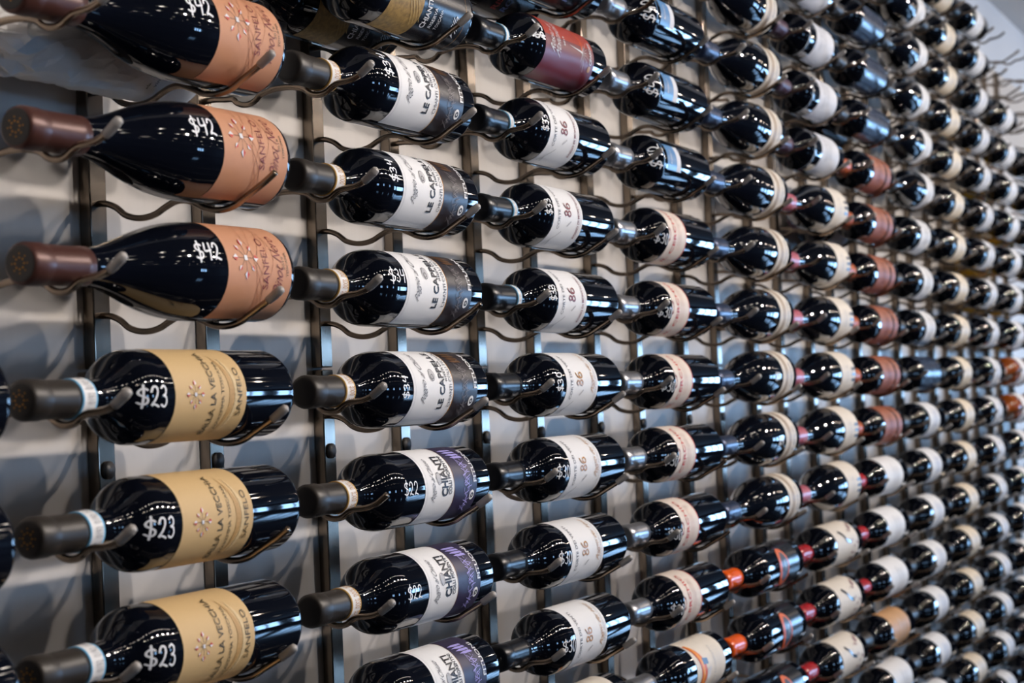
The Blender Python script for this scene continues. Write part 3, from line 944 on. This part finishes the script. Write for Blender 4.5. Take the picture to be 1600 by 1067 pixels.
body_path = hermite([(POST_Y+0.003, -0.0240), (0.178, -0.0250), (0.168, -0.0290)] + arc(0.139, -0.0406, 0.0440, 0.48, -0.55) + [(0.106, -0.0300), (0.098, -0.0290), (0.090, -0.0300)]
    + arc(Y_FRONT, -0.0406, 0.0440, 0.55, -0.62) + [(0.020, -0.0262), (0.012, -0.0218), (0.006, -0.0180), (0.0, -0.0140)], 4)
def tip_path(path, ln=0.0135):
    out = [path[-1]]; d = 0
    for a, b in zip(path[::-1], path[::-1][1:]):
        d += math.dist(a, b); out.append(b)
        if d > ln: break
    out = out[::-1]
    e = out[-1]; f = out[-2]; l = math.dist(e, f)
    out.append((e[0]+(e[0]-f[0])/l*0.002, e[1]+(e[1]-f[1])/l*0.002)); 
    out.append((out[-1][0]+(e[0]-f[0])/l*0.0015, out[-1][1]+(e[1]-f[1])/l*0.0015))
    return out
rod_proto = {}
for nm, path in (('neck', neck_path), ('body', body_path)):
    V, F = sweep(path, 0.0029)
    rod = mesh_obj('support_rod', V, F, [ROD], link=False)
    tp = tip_path(path); N_ = len(tp)
    V, F = sweep(tp, lambda t: 0.0036+0.0006*t if t < 0.80 else (0.0036 if t < 0.99 else 0.0018), 12)
    tip = mesh_obj('rod_tip', V, F, [RUBBER], link=False)
    tip['label'] = 'grey plastic rod tip'
    rod_proto[nm] = (rod.data, tip.data)
V, F = sweep([(-0.0022, 0), (0.0, 0)], 0.008, 20)
bolt_me = mesh_obj('bolt_cover', [(x, y, z) for x, y, z in V], F, [BOLT], link=False).data

JOINT_R = -0.27
TOP_Z = 0.945
rb = random.Random(21)
def make_rail(c, which, x, section):
    z1 = TOP_Z if section == 'upper' else -JOINT_R*PITCH_Z-0.0012
    z0 = -JOINT_R*PITCH_Z+0.0012 if section == 'upper' else FLOOR_Z+0.002
    root = empty('rack_rail', (x, Y_WALL-0.0005, z0))
    V, F = box_data(-0.011, 0.011, POST_Y-Y_WALL+0.0005, 0.0, 0, z1-z0)
    rail = mesh_obj('rail_bar', V, F, [STEEL], parent=root, smooth=False)
    bv = rail.modifiers.new('bevel', 'BEVEL'); bv.width = 0.0012; bv.segments = 2
    for r in range(-9, 11):
        if (r < 0) != (section == 'upper'): continue
        if not any(in_view(c, r+d) for d in (-1, 0, 1)): continue
        rd = bpy.data.objects.new('support_rod', rod_proto[which][0]); COL.objects.link(rd); rd.parent = root
        rd.location = (0, -(Y_WALL-0.0005), -r*PITCH_Z-z0)
        if not (rb.random() < 0.13):
            tp = bpy.data.objects.new('rod_tip', rod_proto[which][1]); COL.objects.link(tp); tp.parent = rd
            tp['label'] = 'grey plastic tip'
    for br in ((-1.2, -9.3) if section == 'upper' else (0.62, 9.5)):
        b = bpy.data.objects.new('bolt_cover', bolt_me); COL.objects.link(b); b.parent = root
        b.location = (0, POST_Y-Y_WALL+0.0005, -br*PITCH_Z-z0)
    cw = 'fourteenth column' if c == 14 else ORD[c]+' column'
    tag(root, '%s section of metal rail with wavy rods under the bottle %s of %s' % (section, 'necks' if which == 'neck' else 'bodies', cw), 'wine rack rail', 'rack rails carrying the bottle ' + ('necks' if which == 'neck' else 'bodies'))
for c in range(1, 14):
    for which, x in (('neck', (c-1)*PITCH_X), ('body', (c-1)*PITCH_X+0.2001)):
        for section in ('upper', 'lower'):
            make_rail(c, which, x, section)
for section in ('upper', 'lower'):
    make_rail(0, 'body', -PITCH_X+0.2001, section)
